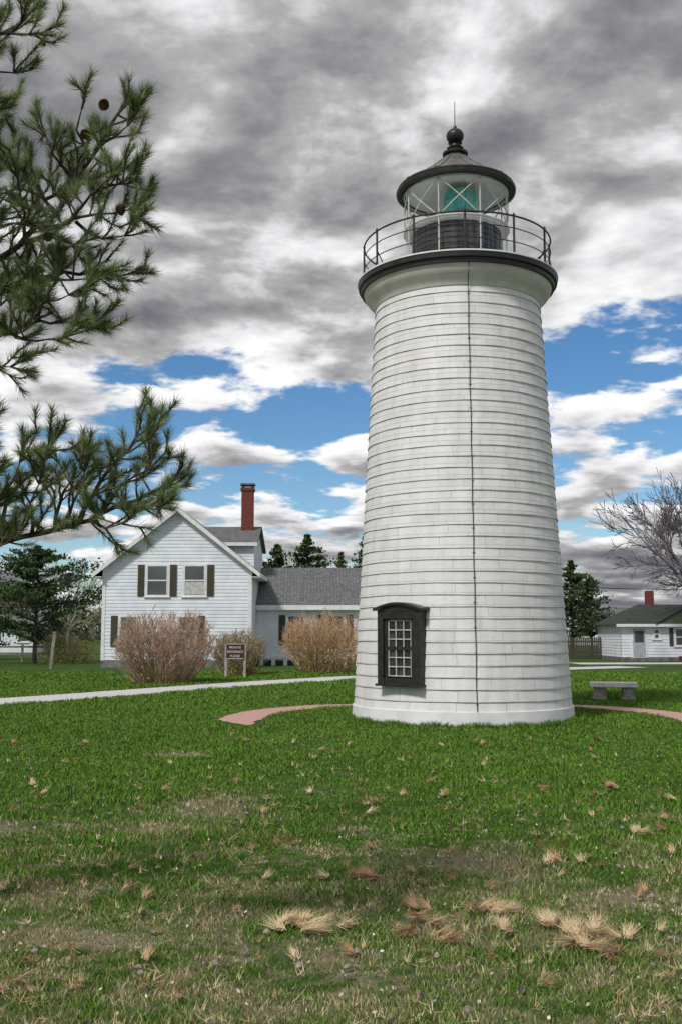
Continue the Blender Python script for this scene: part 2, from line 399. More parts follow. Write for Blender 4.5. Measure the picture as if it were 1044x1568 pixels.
nt2.links.new(nz.outputs['Fac'],rp.inputs[0])
mxx=nt2.nodes.new('ShaderNodeMix'); mxx.data_type='RGBA'; mxx.blend_type='MULTIPLY'; mxx.inputs[0].default_value=1
nt2.links.new(br.outputs['Color'],mxx.inputs[6]); nt2.links.new(rp.outputs[0],mxx.inputs[7]); nt2.links.new(mxx.outputs[2],b2.inputs['Base Color'])
nf=nt2.nodes.new('ShaderNodeTexNoise'); nf.inputs['Scale'].default_value=14; nt2.links.new(geo.outputs['Position'],nf.inputs['Vector'])
bp=nt2.nodes.new('ShaderNodeBump'); bp.inputs['Strength'].default_value=.35; bp.inputs['Distance'].default_value=.02; nt2.links.new(nf.outputs['Fac'],bp.inputs['Height']); nt2.links.new(bp.outputs[0],b2.inputs['Normal'])
b2.inputs['Roughness'].default_value=.6
SEG=144; rows=38; z0=0.28; ztop=9.62; rh=(ztop-z0)/rows
V=[];F=[];UV=[]
for r in range(rows):
    za=z0+r*rh; zb=za+rh+0.004
    base=len(V); ph=random.uniform(0,6)
    for i in range(SEG+1):
        a=2*math.pi*i/SEG
        w1=0.003*math.sin(a*7+ph)+0.002*math.sin(a*19+ph*2); dz=0.006*math.sin(a*3+ph)+0.003*math.sin(a*11+ph*3)
        for (rad,z) in ((Rz(za)-0.002,za+dz),(Rz(za)+0.025+w1,za+dz),(Rz(zb)+0.002,zb)):
            V.append((TC[0]+rad*math.sin(a),TC[1]-rad*math.cos(a),z)); UV.append((a*2.2+r*.31,z-z0))
    for i in range(SEG):
        A=base+i*3;Bq=A+3
        F.append((A,Bq,Bq+1,A+1)); F.append((A+1,Bq+1,Bq+2,A+2))
tw=mesh('tower_siding',V,F,M_tower,LH)
ul=tw.data.uv_layers.new(name='UVMap')
for li,l in enumerate(tw.data.loops): ul.data[li].uv=UV[l.vertex_index]
lathe('base_skirt',[(2.44,0.34),(2.485,0.33),(2.50,0.05),(2.50,-0.05)],TC,M_trim,LH,SEG)
lathe('foundation_ring',[(2.50,0.045),(2.56,0.04),(2.57,-0.05)],TC,M_conc,LH,SEG)
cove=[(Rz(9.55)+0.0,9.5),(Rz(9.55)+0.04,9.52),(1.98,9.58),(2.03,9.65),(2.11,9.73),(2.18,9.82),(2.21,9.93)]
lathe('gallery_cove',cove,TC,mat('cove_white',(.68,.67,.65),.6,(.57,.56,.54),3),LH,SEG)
lathe('gallery_fascia',[(2.21,9.93),(2.27,9.93),(2.28,10.02),(2.335,10.035),(2.345,10.14)],TC,M_black,LH,SEG)
lathe('gallery_deck',[(2.345,10.142),(2.36,10.145),(2.36,10.178),(2.30,10.185),(0,10.2)],TC,M_trim,LH,SEG)
segs=[]
for k in range(12):
    a=math.radians(-1.5+30*k); x=TC[0]+2.2*math.sin(a); y=TC[1]-2.2*math.cos(a)
    segs.append(((x,y,10.17),(x,y,11.10),0.028,0.026))
    segs.append(((x,y,11.10),(x,y,11.15),0.04,0.008))
    segs.append(((x,y,10.17),(x,y,10.21),0.05,0.045))
    xi=TC[0]+1.95*math.sin(a); yi=TC[1]-1.95*math.cos(a)
    if k%2==0: segs.append(((xi,yi,10.19),(x,y,10.62),0.014,0.014))
segs+=ring_segs(TC,2.2,11.08,0.021)+ring_segs(TC,2.2,10.80,0.012)+ring_segs(TC,2.2,10.49,0.012)
tube_obj('gallery_railing',segs,M_rail,LH,6)
prof=[]; z=10.19
while z<11.3:
    prof+=[(1.06,z),(1.06,z+.10),(1.035,z+.115)]; z+=0.13
lathe('lantern_parapet',prof+[(1.05,11.36)],TC,M_black,LH,SEG,smooth=False)
lathe('lantern_ledge',[(1.045,11.36),(1.22,11.365),(1.23,11.41),(0,11.42)],TC,M_trim,LH,SEG)
lathe('lantern_glazing',[(1.225,10.24),(1.225,12.36)],TC,M_lant,LH,SEG)
lathe('lantern_base_curb',[(1.27,10.19),(1.27,10.25),(1.20,10.26)],TC,M_black,LH,SEG)
segs=[]
NB=8
for k in range(NB):
    a=math.radians(20+360/NB*k); a2=math.radians(20+360/NB*(k+1))
    p=lambda aa,z,r=1.235:(TC[0]+r*math.sin(aa),TC[1]-r*math.cos(aa),z)
    segs.append((p(a,10.24),p(a,12.38),0.018,0.018))
    for q in range(6):
        t0=q/6;t1=(q+1)/6
        for (sa,sb) in ((0,1),(1,0)):
            z0_,z1_=11.42,12.34
            segs.append((p(a+(a2-a)*(sa+(sb-sa)*t0),z0_+(z1_-z0_)*t0),p(a+(a2-a)*(sa+(sb-sa)*t1),z0_+(z1_-z0_)*t1),0.014,0.014))
segs+=ring_segs(TC,1.24,11.42,0.025)+ring_segs(TC,1.24,12.34,0.02)
tube_obj('lantern_glazing_bars',segs,mat('pale_bars',(.6,.6,.58),.5),LH,5)
LC=(TC[0]+.08,TC[1]-.35)
lathe('green_lens',[(0.0,11.70),(0.28,11.72),(0.38,11.80),(0.41,11.92),(0.425,12.03),(0.41,12.14),(0.38,12.26),(0.28,12.33),(0,12.34)],LC,M_teal,LH,32,smooth=False)
lathe('lens_stand',[(0.46,11.42),(0.44,11.48),(0.18,11.52),(0.16,11.64),(0.34,11.70),(0.0,11.71)],LC,M_grey,LH,32)
box('ventilator_box',TC[0]-0.80,TC[0]-0.45,TC[1]-0.3,TC[1]+0.1,11.42,11.70,M_trim,LH,bevel=.02)
lathe('lantern_ceiling',[(0,12.46),(1.20,12.39)],TC,M_trim,LH,SEG)
lathe('lantern_soffit',[(1.20,12.39),(1.36,12.36)],TC,M_black,LH,SEG)
lathe('lantern_eave',[(1.36,12.36),(1.42,12.38),(1.43,12.44),(1.39,12.47),(1.40,12.50),(1.36,12.54)],TC,M_black,LH,SEG)
lathe('lantern_roof',[(1.36,12.54),(1.1,12.67),(0.85,12.83),(0.6,13.02),(0.38,13.20),(0.24,13.34),(0.20,13.42)],TC,M_roofmetal,LH,SEG)
segs=[]
rp_=[(1.36,12.55),(1.1,12.68),(0.85,12.84),(0.6,13.03),(0.38,13.21),(0.24,13.35)]
for k in range(10):
    a=math.radians(9+36*k)
    for i in range(len(rp_)-1):
        segs.append(((TC[0]+rp_[i][0]*math.sin(a),TC[1]-rp_[i][0]*math.cos(a),rp_[i][1]),(TC[0]+rp_[i+1][0]*math.sin(a),TC[1]-rp_[i+1][0]*math.cos(a),rp_[i+1][1]),.014,.014))
tube_obj('roof_ribs',segs,M_roofmetal,LH,4)
fin=[(0.30,13.38),(0.31,13.43),(0.22,13.47),(0.17,13.52),(0.20,13.56),(0.13,13.60),(0.12,13.66),(0.17,13.69)]
for i in range(1,12):
    t=math.pi*i/12; fin.append((0.215*math.sin(t)+0.0, 13.87-0.19*math.cos(t)))
fin+=[(0.05,14.07),(0.04,14.12),(0.012,14.13),(0.008,14.75)]
lathe('roof_ventilator_ball',fin,TC,M_black,LH,32)
segs=[];pz=0.1
random.seed(3)
while pz<9.9:
    q=min(pz+0.25,9.95)
    f=lambda z:(TC[0]+0.02+0.006*math.sin(z*5),TC[1]-(Rz(z)+0.035 if z<9.55 else 2.0+(z-9.55)*.62),z)
    segs.append((f(pz),f(q),0.009,0.009)); pz=q
tube_obj('lightning_conductor',segs,M_rail,LH,5)
segs=[]
for k in range(18):
    z=0.5+k*.52; x,y,_=TC[0]+.02,TC[1]-(Rz(z)+.03),0
    segs.append(((x-.03,y,z),(x+.03,y,z),.010,.010))
tube_obj('cable_clips',segs,M_grey,LH,4)
# tower window (projecting box)
wa=math.radians(-37.5); ww=0.53
WM=Matrix.Translation((TC[0],TC[1],0))@Matrix.Rotation(wa,4,'Z')
yo=-(Rz(0.9)+0.16); yi=-(Rz(2.5)-0.25)
zb,zt=0.88,2.40; jw=.15
box('window_jamb_l',-ww,-ww+jw,yo,yi,zb,zt,M_black,LH,WM,.008)
box('window_jamb_r',ww-jw,ww,yo,yi,zb,zt,M_black,LH,WM,.008)
box('window_head',-ww+jw,ww-jw,yo,yi,zt-.16,zt,M_black,LH,WM)
box('window_sill',-ww-.03,ww+.03,yo-.05,yi,zb-.05,zb,M_black,LH,WM,.008)
box('window_apron',-ww+jw,ww-jw,yo+.01,yi,zb,zb+.12,M_black,LH,WM)
gx=ww-jw; gz0=zb+.12; gz1=zt-.16
box('window_glass',-gx,gx,yo+.10,yo+.12,gz0,gz1,M_glasstower,LH,WM)
fr=.085
box('sash_l',-gx,-gx+fr,yo+.05,yo+.098,gz0,gz1,M_black,LH,WM); box('sash_r',gx-fr,gx,yo+.05,yo+.098,gz0,gz1,M_black,LH,WM)
mx0,mx1=-gx+fr,gx-fr
for i in range(4):
    x=mx0+(mx1-mx0)*i/3; x=min(max(x,mx0+.013),mx1-.013)
    box('muntin_v%d'%i,x-.010,x+.010,yo+.065,yo+.097,gz0+.03,gz1-.03,M_curtain,LH,WM)
for i in range(7):
    z=gz0+.045+(gz1-gz0-.09)*i/6; t=.035 if i==3 else .010
    box('muntin_h%d'%i,mx0,mx1,yo+.06,yo+.096,z-t,z+t,M_curtain if i!=3 else M_black,LH,WM)
V=[];F=[];nn=12
for i in range(nn+1):
    x=-ww-.07+(2*ww+.14)*i/nn; zz=zt+.005+0.13*math.cos(math.pi*(i/nn-.5))
    for (yy,dz) in ((yo-.08,-.0),(yo-.08,.05),(yi,.05),(yi,0)):
        V.append(WM@Vector((x,yy,zz+dz)))
for i in range(nn):
    for q in range(4): F.append((i*4+q,i*4+(q+1)%4,(i+1)*4+(q+1)%4,(i+1)*4+q))
F+= [(0,1,2,3),(nn*4+3,nn*4+2,nn*4+1,nn*4)]
mesh('window_hood',V,F,M_black,LH)
V=[];F=[]
for i in range(nn+1):
    x=-ww+(2*ww)*i/nn; zz=zt+.003+0.125*math.cos(math.pi*(i/nn-.5)*.93)
    V+=[WM@Vector((x,yo-.01,zt-.001)),WM@Vector((x,yo-.01,zz))]
for i in range(nn): F.append((2*i,2*i+2,2*i+3,2*i+1))
mesh('window_tympanum',V,F,M_black,LH)

# ------------------------------------------------------------------ house helpers
def lap_wall(name,o,u,nrm,z0,z1,span,m,parent,rowh=0.19,proud=0.026):
    V=[];F=[];z=z0
    while z<z1-1e-6:
        zb_=min(z+rowh,z1)
        a0,a1=span(z);b0,b1=span(zb_)
        def P(s,z,p): return (o[0]+u[0]*s+nrm[0]*p,o[1]+u[1]*s+nrm[1]*p,z)
        i=len(V); V+=[P(a0,z,.0),P(a1,z,.0),P(a1,z,proud),P(a0,z,proud),P(b1,zb_,.003),P(b0,zb_,.003)]
        F+=[(0+i,1+i,2+i,3+i),(3+i,2+i,4+i,5+i)]; z=zb_
    return mesh(name,V,F,m,parent)
def slab(name,c,th,m,parent):
    V=list(c)+[(p[0],p[1],p[2]-th) for p in c]
    return mesh(name,V,[(0,1,2,3),(7,6,5,4),(0,4,5,1),(1,5,6,2),(2,6,7,3),(3,7,4,0)],m,parent)
def window(parent,cx,y,cz,w,h,sh_l=False,sh_r=False,sw=0.38,curtain=0.0):
    f=.10
    box('window_casing',cx-w/2-f,cx+w/2+f,y-.05,y+.02,cz-h/2-f,cz+h/2+f,M_trim,parent)
    box('window_pane',cx-w/2,cx+w/2,y-.056,y-.05,cz-h/2,cz+h/2,M_glassdark,parent)
    box('meeting_rail',cx-w/2,cx+w/2,y-.075,y-.05,cz-.035,cz+.035,M_trim,parent)
    box('sash_stile_l',cx-w/2,cx-w/2+.06,y-.07,y-.05,cz-h/2,cz+h/2,M_trim,parent)
    box('sash_stile_r',cx+w/2-.06,cx+w/2,y-.07,y-.05,cz-h/2,cz+h/2,M_trim,parent)
    box('window_sill',cx-w/2-f-.04,cx+w/2+f+.04,y-.11,y-.0,cz-h/2-f-.05,cz-h/2-f,M_trim,parent)
    if curtain: box('curtain',cx-w/2+.07,cx+w/2-.07,y-.062,y-.057,cz-h/2+.02,cz-h/2+h*curtain,M_curtain,parent)
    for s,on in ((-1,sh_l),(1,sh_r)):
        if on:
            x=cx+s*(w/2+f+.02+sw/2)
            box('shutter',x-sw/2,x+sw/2,y-.07,y-.025,cz-h/2-.08,cz+h/2+.08,M_shutter,parent)
            segs=[]
            zz=cz-h/2
            while zz<cz+h/2:
                segs.append(((x-sw/2+.05,y-.075,zz),(x+sw/2-.05,y-.075,zz),.012,.012)); zz+=.12
            tube_obj('shutter_slats',segs,M_shutter,parent,4)

# ------------------------------------------------------------------ keeper's house
H=empty('white_clapboard_house',(-8.9,60,0))
x0,x1=-12.9,-4.85; yf=56.8; ze=5.35; za=8.55; xm=(x0+x1)/2
V=[(x0+.01,yf+.01,0),(x1-.01,yf+.01,0),(x1-.01,yf+.01,ze),(xm,yf+.01,za-.02),(x0+.01,yf+.01,ze),
   (x0+.01,68,0),(x1-.01,68,0),(x1-.01,68,ze),(xm,68,za-.02),(x0+.01,68,ze)]
mesh('house_body',V,[(0,1,2,3,4),(9,8,7,6,5),(0,5,6,1),(1,6,7,2),(4,9,5,0)],M_white,H)
def fs(z):
    if z<=ze: return (0,x1-x0)
    k=(z-ze)/(za-ze)*(x1-x0)/2; return (k,x1-x0-k)
lap_wall('front_siding',(x0,yf),(1,0),(0,-1),0.4,za-.05,fs,M_white,H)
lap_wall('side_siding',(x1,yf),(0,1),(1,0),0.4,ze,lambda z:(0,11),M_white,H)
box('foundation',x0-.02,x1+.02,yf-.03,68,-.1,.38,M_found,H)
for xx,s in ((x0,1),(x1,-1)):
    a,b=sorted((xx-.02*s,xx+.16*s)); box('corner_board',a,b,yf-.045,yf,.38,ze,M_trim,H)
box('corner_board',x1+.024,x1+.045,yf-.04,yf+.16,.38,ze,M_trim,H)
ov=.42; oe=.5; sl_=(za-ze)/(xm-x0)
zee=ze-oe*sl_+.12
for s in (-1,1):
    xe=xm+s*(xm-x0+oe)
    slab('roof_slope',[(xm,yf-ov,za+.14),(xe,yf-ov,zee),(xe,68.3,zee),(xm,68.3,za+.14)] if s>0 else [(xm,68.3,za+.14),(xe,68.3,zee),(xe,yf-ov,zee),(xm,yf-ov,za+.14)],.12,M_roof,H)
    V=[(xm,yf-ov-.03,za+.13),(xe,yf-ov-.03,zee-.01),(xe,yf-ov-.03,zee-.26),(xm,yf-ov-.03,za-.14),
       (xm,yf-ov+.02,za+.13),(xe,yf-ov+.02,zee-.01),(xe,yf-ov+.02,zee-.26),(xm,yf-ov+.02,za-.14)]
    mesh('rake_board',V,BOXF,M_trim,H)
    V=[(xm,yf-ov+.02,za-.0),(xe,yf-ov+.02,zee-.14),(xe,yf+.0,zee-.14),(xm,yf+.0,za-.0)]
    mesh('rake_soffit',V,[(0,1,2,3)],M_trim,H)
    box('eave_fascia',min(xe,xe+s*.03),max(xe,xe+s*.03),yf-ov,68.3,zee-.24,zee-.02,M_trim,H)
    a,b=sorted((xe,xm+s*(xm-x0)))
    box('eave_soffit',a,b,yf-ov+.02,68.2,zee-.24,zee-.20,M_trim,H)
window(H,-9.95,yf,4.68,1.15,1.55,True,True,.36,.0)
window(H,-7.93,yf,4.68,1.15,1.55,False,True,.36,.45)
window(H,-11.45,yf,1.95,0.95,1.5,True,False,.36)
window(H,-8.3,yf,1.95,0.95,1.5,False,True,.36)
yb0,yb1,zbe,zbr=61.4,68.2,7.15,8.4
rx0,rx1=xm+.6,x1-.25
box('rear_block',rx0,rx1-.02,yb0+.02,yb1,ze-.5,zbe,M_white,H)
lap_wall('rear_block_siding',(rx0,yb0),(1,0),(0,-1),5.0,zbe,lambda z:(0,rx1-rx0),M_white,H)
ym=(yb0+yb1)/2
slab('rear_roof_front',[(rx0-.6,yb0-.35,zbe-.05),(rx1+.2,yb0-.35,zbe-.05),(rx1+.2,ym,zbr),(rx0-.6,ym,zbr)],.12,M_roof,H)
slab('rear_roof_back',[(rx0-.6,ym,zbr),(rx1+.2,ym,zbr),(rx1+.2,yb1+.35,zbe-.05),(rx0-.6,yb1+.35,zbe-.05)],.12,M_roof,H)
box('rear_fascia',rx0,rx1+.22,yb0-.38,yb0-.35,zbe-.24,zbe-.04,M_trim,H)
mesh('rear_gable',[(rx1-.03,yb0,zbe),(rx1-.03,yb1,zbe),(rx1-.03,ym,zbr-.1)],[(0,1,2)],M_white,H)
cx,cy=-5.75,64.2
box('chimney_stack',cx-.36,cx+.36,cy-.36,cy+.36,7.2,10.75,M_brick,H)
box('chimney_corbel',cx-.42,cx+.42,cy-.42,cy+.42,10.55,10.72,M_brick,H)
box('chimney_cap',cx-.44,cx+.44,cy-.44,cy+.44,10.9,11.0,M_found,H)
for dx in (-.3,.3):
    for dy in (-.3,.3): box('chimney_cap_leg',cx+dx-.07,cx+dx+.07,cy+dy-.07,cy+dy+.07,10.75,10.9,M_brick,H)
wx0,wx1,wy,wze,wzr=x1+.03,3.2,60.0,3.5,5.75
mesh('wing_body',[(wx0,wy+.01,.3),(wx1,wy+.01,.3),(wx1,wy+.01,wze),(wx0,wy+.01,wze),(wx0,66.4,.3),(wx1,66.4,.3),(wx1,66.4,wze),(wx0,66.4,wze),(wx0,63.2,wzr-.1),(wx1,63.2,wzr-.1)],
     [(0,1,2,3),(5,4,7,6),(1,5,6,9,2),(0,3,8,7,4)],M_white,H)
lap_wall('wing_siding',(wx0,wy),(1,0),(0,-1),0.45,wze,lambda z:(0,wx1-wx0),M_white,H)
slab('wing_roof_front',[(wx0,wy-.4,wze-.08),(wx1+.3,wy-.4,wze-.08),(wx1+.3,63.2,wzr),(wx0,63.2,wzr)],.12,M_roof,H)
slab('wing_roof_back',[(wx0,63.2,wzr),(wx1+.3,63.2,wzr),(wx1+.3,66.8,wze-.08),(wx0,66.8,wze-.08)],.12,M_roof,H)
box('wing_fascia',wx0,wx1+.3,wy-.43,wy-.4,wze-.36,wze-.09,M_trim,H)
box('wing_soffit',wx0,wx1+.3,wy-.4,wy,wze-.36,wze-.32,M_trim,H)
for i in range(12):
    xx=wx0+.2+i*.68; box('wing_pier',xx,xx+.22,wy-.03,wy+.2,-.1,.44,M_trim,H)
box('wing_crawlspace_shade',wx0,wx1,wy+.03,wy+.1,-.1,.44,M_black,H)  # black panel stands in for the shade in the gaps between piers
box('wing_base_board',wx0,wx1,wy-.05,wy,.38,.55,M_trim,H)
window(H,-2.55,wy,2.0,1.0,1.55,True,False,.36,.0)
window(H,-0.3,wy,2.0,1.0,1.55,True,True,.36,.0)

# ------------------------------------------------------------------ cottage right
C=empty('white_cottage',(22,71,0))
cx0,cx1,cy0,cy1,ce,cr_=18.3,28.0,68.8,75,2.42,3.75
box('cottage_body',cx0+.01,cx1,cy0+.01,cy1,0,ce,M_white,C)
lap_wall('cottage_siding',(cx0,cy0),(1,0),(0,-1),.25,ce,lambda z:(0,cx1-cx0),M_white,C)
lap_wall('cottage_side',(cx0,cy1),(0,-1),(-1,0),.25,ce,lambda z:(0,cy1-cy0),M_white,C)
box('cottage_foundation',cx0-.02,cx1,cy0-.03,cy1,-.1,.24,M_found,C)
o=.4; ymc=(cy0+cy1)/2
V=[(cx0-o,cy0-o,ce-.05),(cx1+o,cy0-o,ce-.05),(cx1+o,cy1+o,ce-.05),(cx0-o,cy1+o,ce-.05),(cx0+2.0,ymc,cr_),(cx1-2,ymc,cr_)]
mesh('cottage_roof',V,[(0,1,5,4),(1,2,5),(2,3,4,5),(3,0,4),(3,2,1,0)],M_roofdark,C)
gx0,gx1=20.6,24.6; gm=(gx0+gx1)/2
mesh('cottage_front_gable_roof',[(gx0-.2,cy0-o-.15,ce-.02),(gm,cy0-o-.15,3.6),(gx1+.2,cy0-o-.15,ce-.02),(gx0-.2,cy0+2.6,ce),(gm,cy0+2.9,3.62),(gx1+.2,cy0+2.6,ce)],[(0,1,4,3),(1,2,5,4)],M_roofdark,C)
mesh('cottage_front_gable',[(gx0-.1,cy0-o,ce-.02),(gx1+.1,cy0-o,ce-.02),(gm,cy0-o,3.52)],[(0,1,2)],mat('gable_olive',(.12,.13,.09),.7),C)
box('cottage_fascia',cx0-o,cx1+o,cy0-o-.03,cy0-o,ce-.2,ce-.02,M_trim,C)
box('cottage_door_frame',18.95,19.95,cy0-.05,cy0,.2,2.2,M_trim,C)
box('cottage_door',19.05,19.85,cy0-.06,cy0-.05,.24,2.1,mat('grey_door',(.45,.47,.5),.5),C)
box('cottage_door_light',19.15,19.75,cy0-.066,cy0-.06,1.2,1.95,M_glassdark,C)
window(C,20.6,cy0,1.75,.35,.5); window(C,22.25,cy0,1.55,.9,1.0,True,True,.25)
window(C,25,cy0,1.55,.9,1.0,True,True,.25)
box('cottage_chimney',21.0,21.5,ymc+.2,ymc+.7,3.2,4.7,M_brick,C)
box('brick_steps',22.0,23.2,cy0-.9,cy0-.03,0,.32,M_brick,C); box('brick_steps_lower',21.8,23.4,cy0-1.3,cy0-.9,0,.16,M_brick,C)

def simple_house(name,x,y,w,d,he,hr,mw,mr,ridge_x=True,wins=3):
    e=empty(name,(x,y,0))
    box('walls',x-w/2,x+w/2,y,y+d,0,he,mw,e)
    o=.3
    V=[(x-w/2-o,y-o,he-.1),(x+w/2+o,y-o,he-.1),(x+w/2+o,y+d/2,hr),(x-w/2-o,y+d/2,hr)]; slab('roof_front',V,.12,mr,e)
    V=[(x-w/2-o,y+d/2,hr),(x+w/2+o,y+d/2,hr),(x+w/2+o,y+d+o,he-.1),(x-w/2-o,y+d+o,he-.1)]; slab('roof_back',V,.12,mr,e)
    mesh('gable_ends',[(x-w/2,y,he),(x-w/2,y+d,he),(x-w/2,y+d/2,hr-.1),(x+w/2,y,he),(x+w/2,y+d,he),(x+w/2,y+d/2,hr-.1)],[(0,1,2),(3,4,5)],mw,e)
    for i in range(wins):
        xx=x-w/2+w*(i+.5)/wins
        window(e,xx,y-.01,min(1.7,he*.6),.9,1.1)
        if he>4: window(e,xx,y-.01,4.2,.9,1.1)
    return e
M_tan=mat('tan_siding',(.42,.36,.27),.7); M_grs=mat('grey_siding',(.33,.35,.36),.7)
simple_house('distant_house',-50,150,14,9,4.5,8.5,M_white,M_roofbrown,True,4)
simple_house('distant_house',-31,95,7,6,2.6,4.0,M_white,M_roof,True,3)
simple_house('distant_house',36,140,9,8,3,5,M_white,M_roof,True,4)
simple_house('distant_house',45,165,12,8,3,5.6,M_tan,M_roofbrown,True,4)
simple_house('distant_house',54,130,9,8,3.5,5.2,mat('brick_red_siding',(.25,.08,.05),.8),M_roofbrown,True,3)
simple_house('distant_house',-18,170,13,9,3,6,M_grs,M_roof,True,4)

FE=empty('wooden_fence',(17,74,0))
for i in range(34):
    x=14.5+i*.13
    box('picket',x,x+.1,74,74.03,.05,1.5+.03*math.sin(i*2.1),M_shutter,FE)
box('fence_rail',14.4,19,74.03,74.08,.4,.5,M_shutter,FE); box('fence_rail_top',14.4,19,74.03,74.08,1.15,1.25,M_shutter,FE)
FL=empty('rail_fence',(-24,66,0))
for i in range(9):
    x=-32+i*2.0; box('fence_post',x,x+.12,66,66.12,0,1.1,M_wood,FL)
for z in (.45,.9): box('fence_board',-32,-16,65.97,66.0,z,z+.12,M_wood,FL)
UP=empty('utility_pole',(13,120,0))
for px_ in (13,70):
    tube_obj('pole',[((px_,120,-.1),(px_,120,8.4),.16,.11)],M_wood,UP,8)
    box('crossarm',px_-1,px_+1,119.93,120.07,7.6,7.75,M_wood,UP)
segs=[]
for dx in (-.8,0,.8):
    for (xa,xb) in ((-44,13),(13,70)):
        for i in range(14):
            a=i/14;b=(i+1)/14; f=lambda t:(xa+(xb-xa)*t+dx,120,7.8-1.2*4*t*(1-t))
            segs.append((f(a),f(b),.02,.02))
tube_obj('wires',segs,M_rail,UP,4)

# ------------------------------------------------------------------ bench, sign, post
BN=empty('stone_bench',(7.85,30.5,0)); BM=Matrix.Translation((7.9,30.7,0))@Matrix.Rotation(math.radians(-8),4,'Z')
M_stone=mat('bench_stone',(.85,.84,.81),.85,(.68,.66,.62),7,.4,30)
box('seat_slab',-.66,.66,-.30,.30,.36,.50,M_stone,BN,BM,.02)
M_stone2=mat('bench_leg_stone',(.40,.38,.34),.9,(.22,.20,.18),9,.6,30)
for s in (-1,1):
    box('leg',s*.40-.16,s*.40+.16,-.22,.22,0,.36,M_stone2,BN,BM,.02)
    box('leg_foot',s*.40-.20,s*.40+.20,-.25,.25,-.02,.06,M_stone2,BN,BM,.01)
SG=empty('wooden_sign',(-4.5,45,0))
M_post=mat('sign_post',(.45,.43,.4),.8,(.3,.28,.26),6)
for s in (-1,1): box('post',-4.5+s*.40-.05,-4.5+s*.40+.05,45.0,45.1,-.05,1.42,M_post,SG)
box('board',-4.87,-4.13,44.94,44.998,.78,1.44,M_sign,SG,bevel=.01)
for z in (.785,1.40): box('board_border',-4.85,-4.15,44.932,44.938,z,z+.02,M_trim,SG)
for i,t in enumerate(('PRIVATE','RESIDENCE','PLEASE')):
    c=bpy.data.curves.new('text_line','FONT'); c.body=t; c.size=.135; c.align_x='CENTER'; c.extrude=.002; c.materials.append(M_trim)
    o_=bpy.data.objects.new('text_line_%d'%(i+1),c); o_.location=(-4.5,44.935,1.22-.18*i); o_.rotation_euler=(math.radians(90),0,0); link(o_,SG)
PO=empty('marker_post',(-15.1,55,0)); PMm=Matrix.Translation((-15.1,55,0))@Matrix.Rotation(math.radians(5),4,'Y')
box('post_shaft',-.08,.08,-.08,.08,-.1,1.85,M_wood,PO,PMm,.01); box('post_cap',-.10,.10,-.10,.10,1.85,1.92,M_wood,PO,PMm,.02)

# ------------------------------------------------------------------ vegetation
def rv(): 
    v=Vector((random.gauss(0,1),random.gauss(0,1),random.gauss(0,1))); return v.normalized()
def grow(segs,p,d,L,r,depth,spread,up,kids=(2,3),minr=.006,tips=None,ns=3,ratio=.74):
    for i in range(ns):
        d=(d+rv()*.13+Vector((0,0,up*.08))).normalized()
        q=p+d*(L/ns); r2=max(minr,r*(1-.3*(i+1)/ns))
        segs.append((tuple(p),tuple(q),max(minr,r*(1-.3*i/ns)),r2))
        if depth>0 and i<ns-1 and random.random()<.55:
            dd=(d+rv()*spread*1.2).normalized(); grow(segs,q,dd,L*ratio*.8,r2*.5,depth-1,spread,up,kids,minr,tips,ns,ratio)
        p=q
    if depth<=0: return
    for _ in range(random.randint(*kids)):
        dd=(d+rv()*spread+Vector((0,0,up))).normalized()
        grow(segs,p,dd,L*ratio*random.uniform(.8,1.15),r2*.62,depth-1,spread,up,kids,minr,tips,ns,ratio)

def leaf_cards(P,size,m,name,parent,flat=.0):
    P=np.asarray(P); n=len(P)
    a=rng.normal(size=(n,3)); a/=np.linalg.norm(a,axis=1,keepdims=True); b=np.cross(a,rng.normal(size=(n,3))); b/=np.linalg.norm(b,axis=1,keepdims=True)
    s=(size*(.6+.8*rng.random(n)))[:,None]
    V=np.stack([P-a*s*.5,P+b*s*.35,P+a*s*.6,P-b*s*.3],1).reshape(-1,3)
    F=np.arange(n*4).reshape(-1,4)
    return fast(name,V,F,m,parent,rnd=np.repeat(rng.random(n),4))

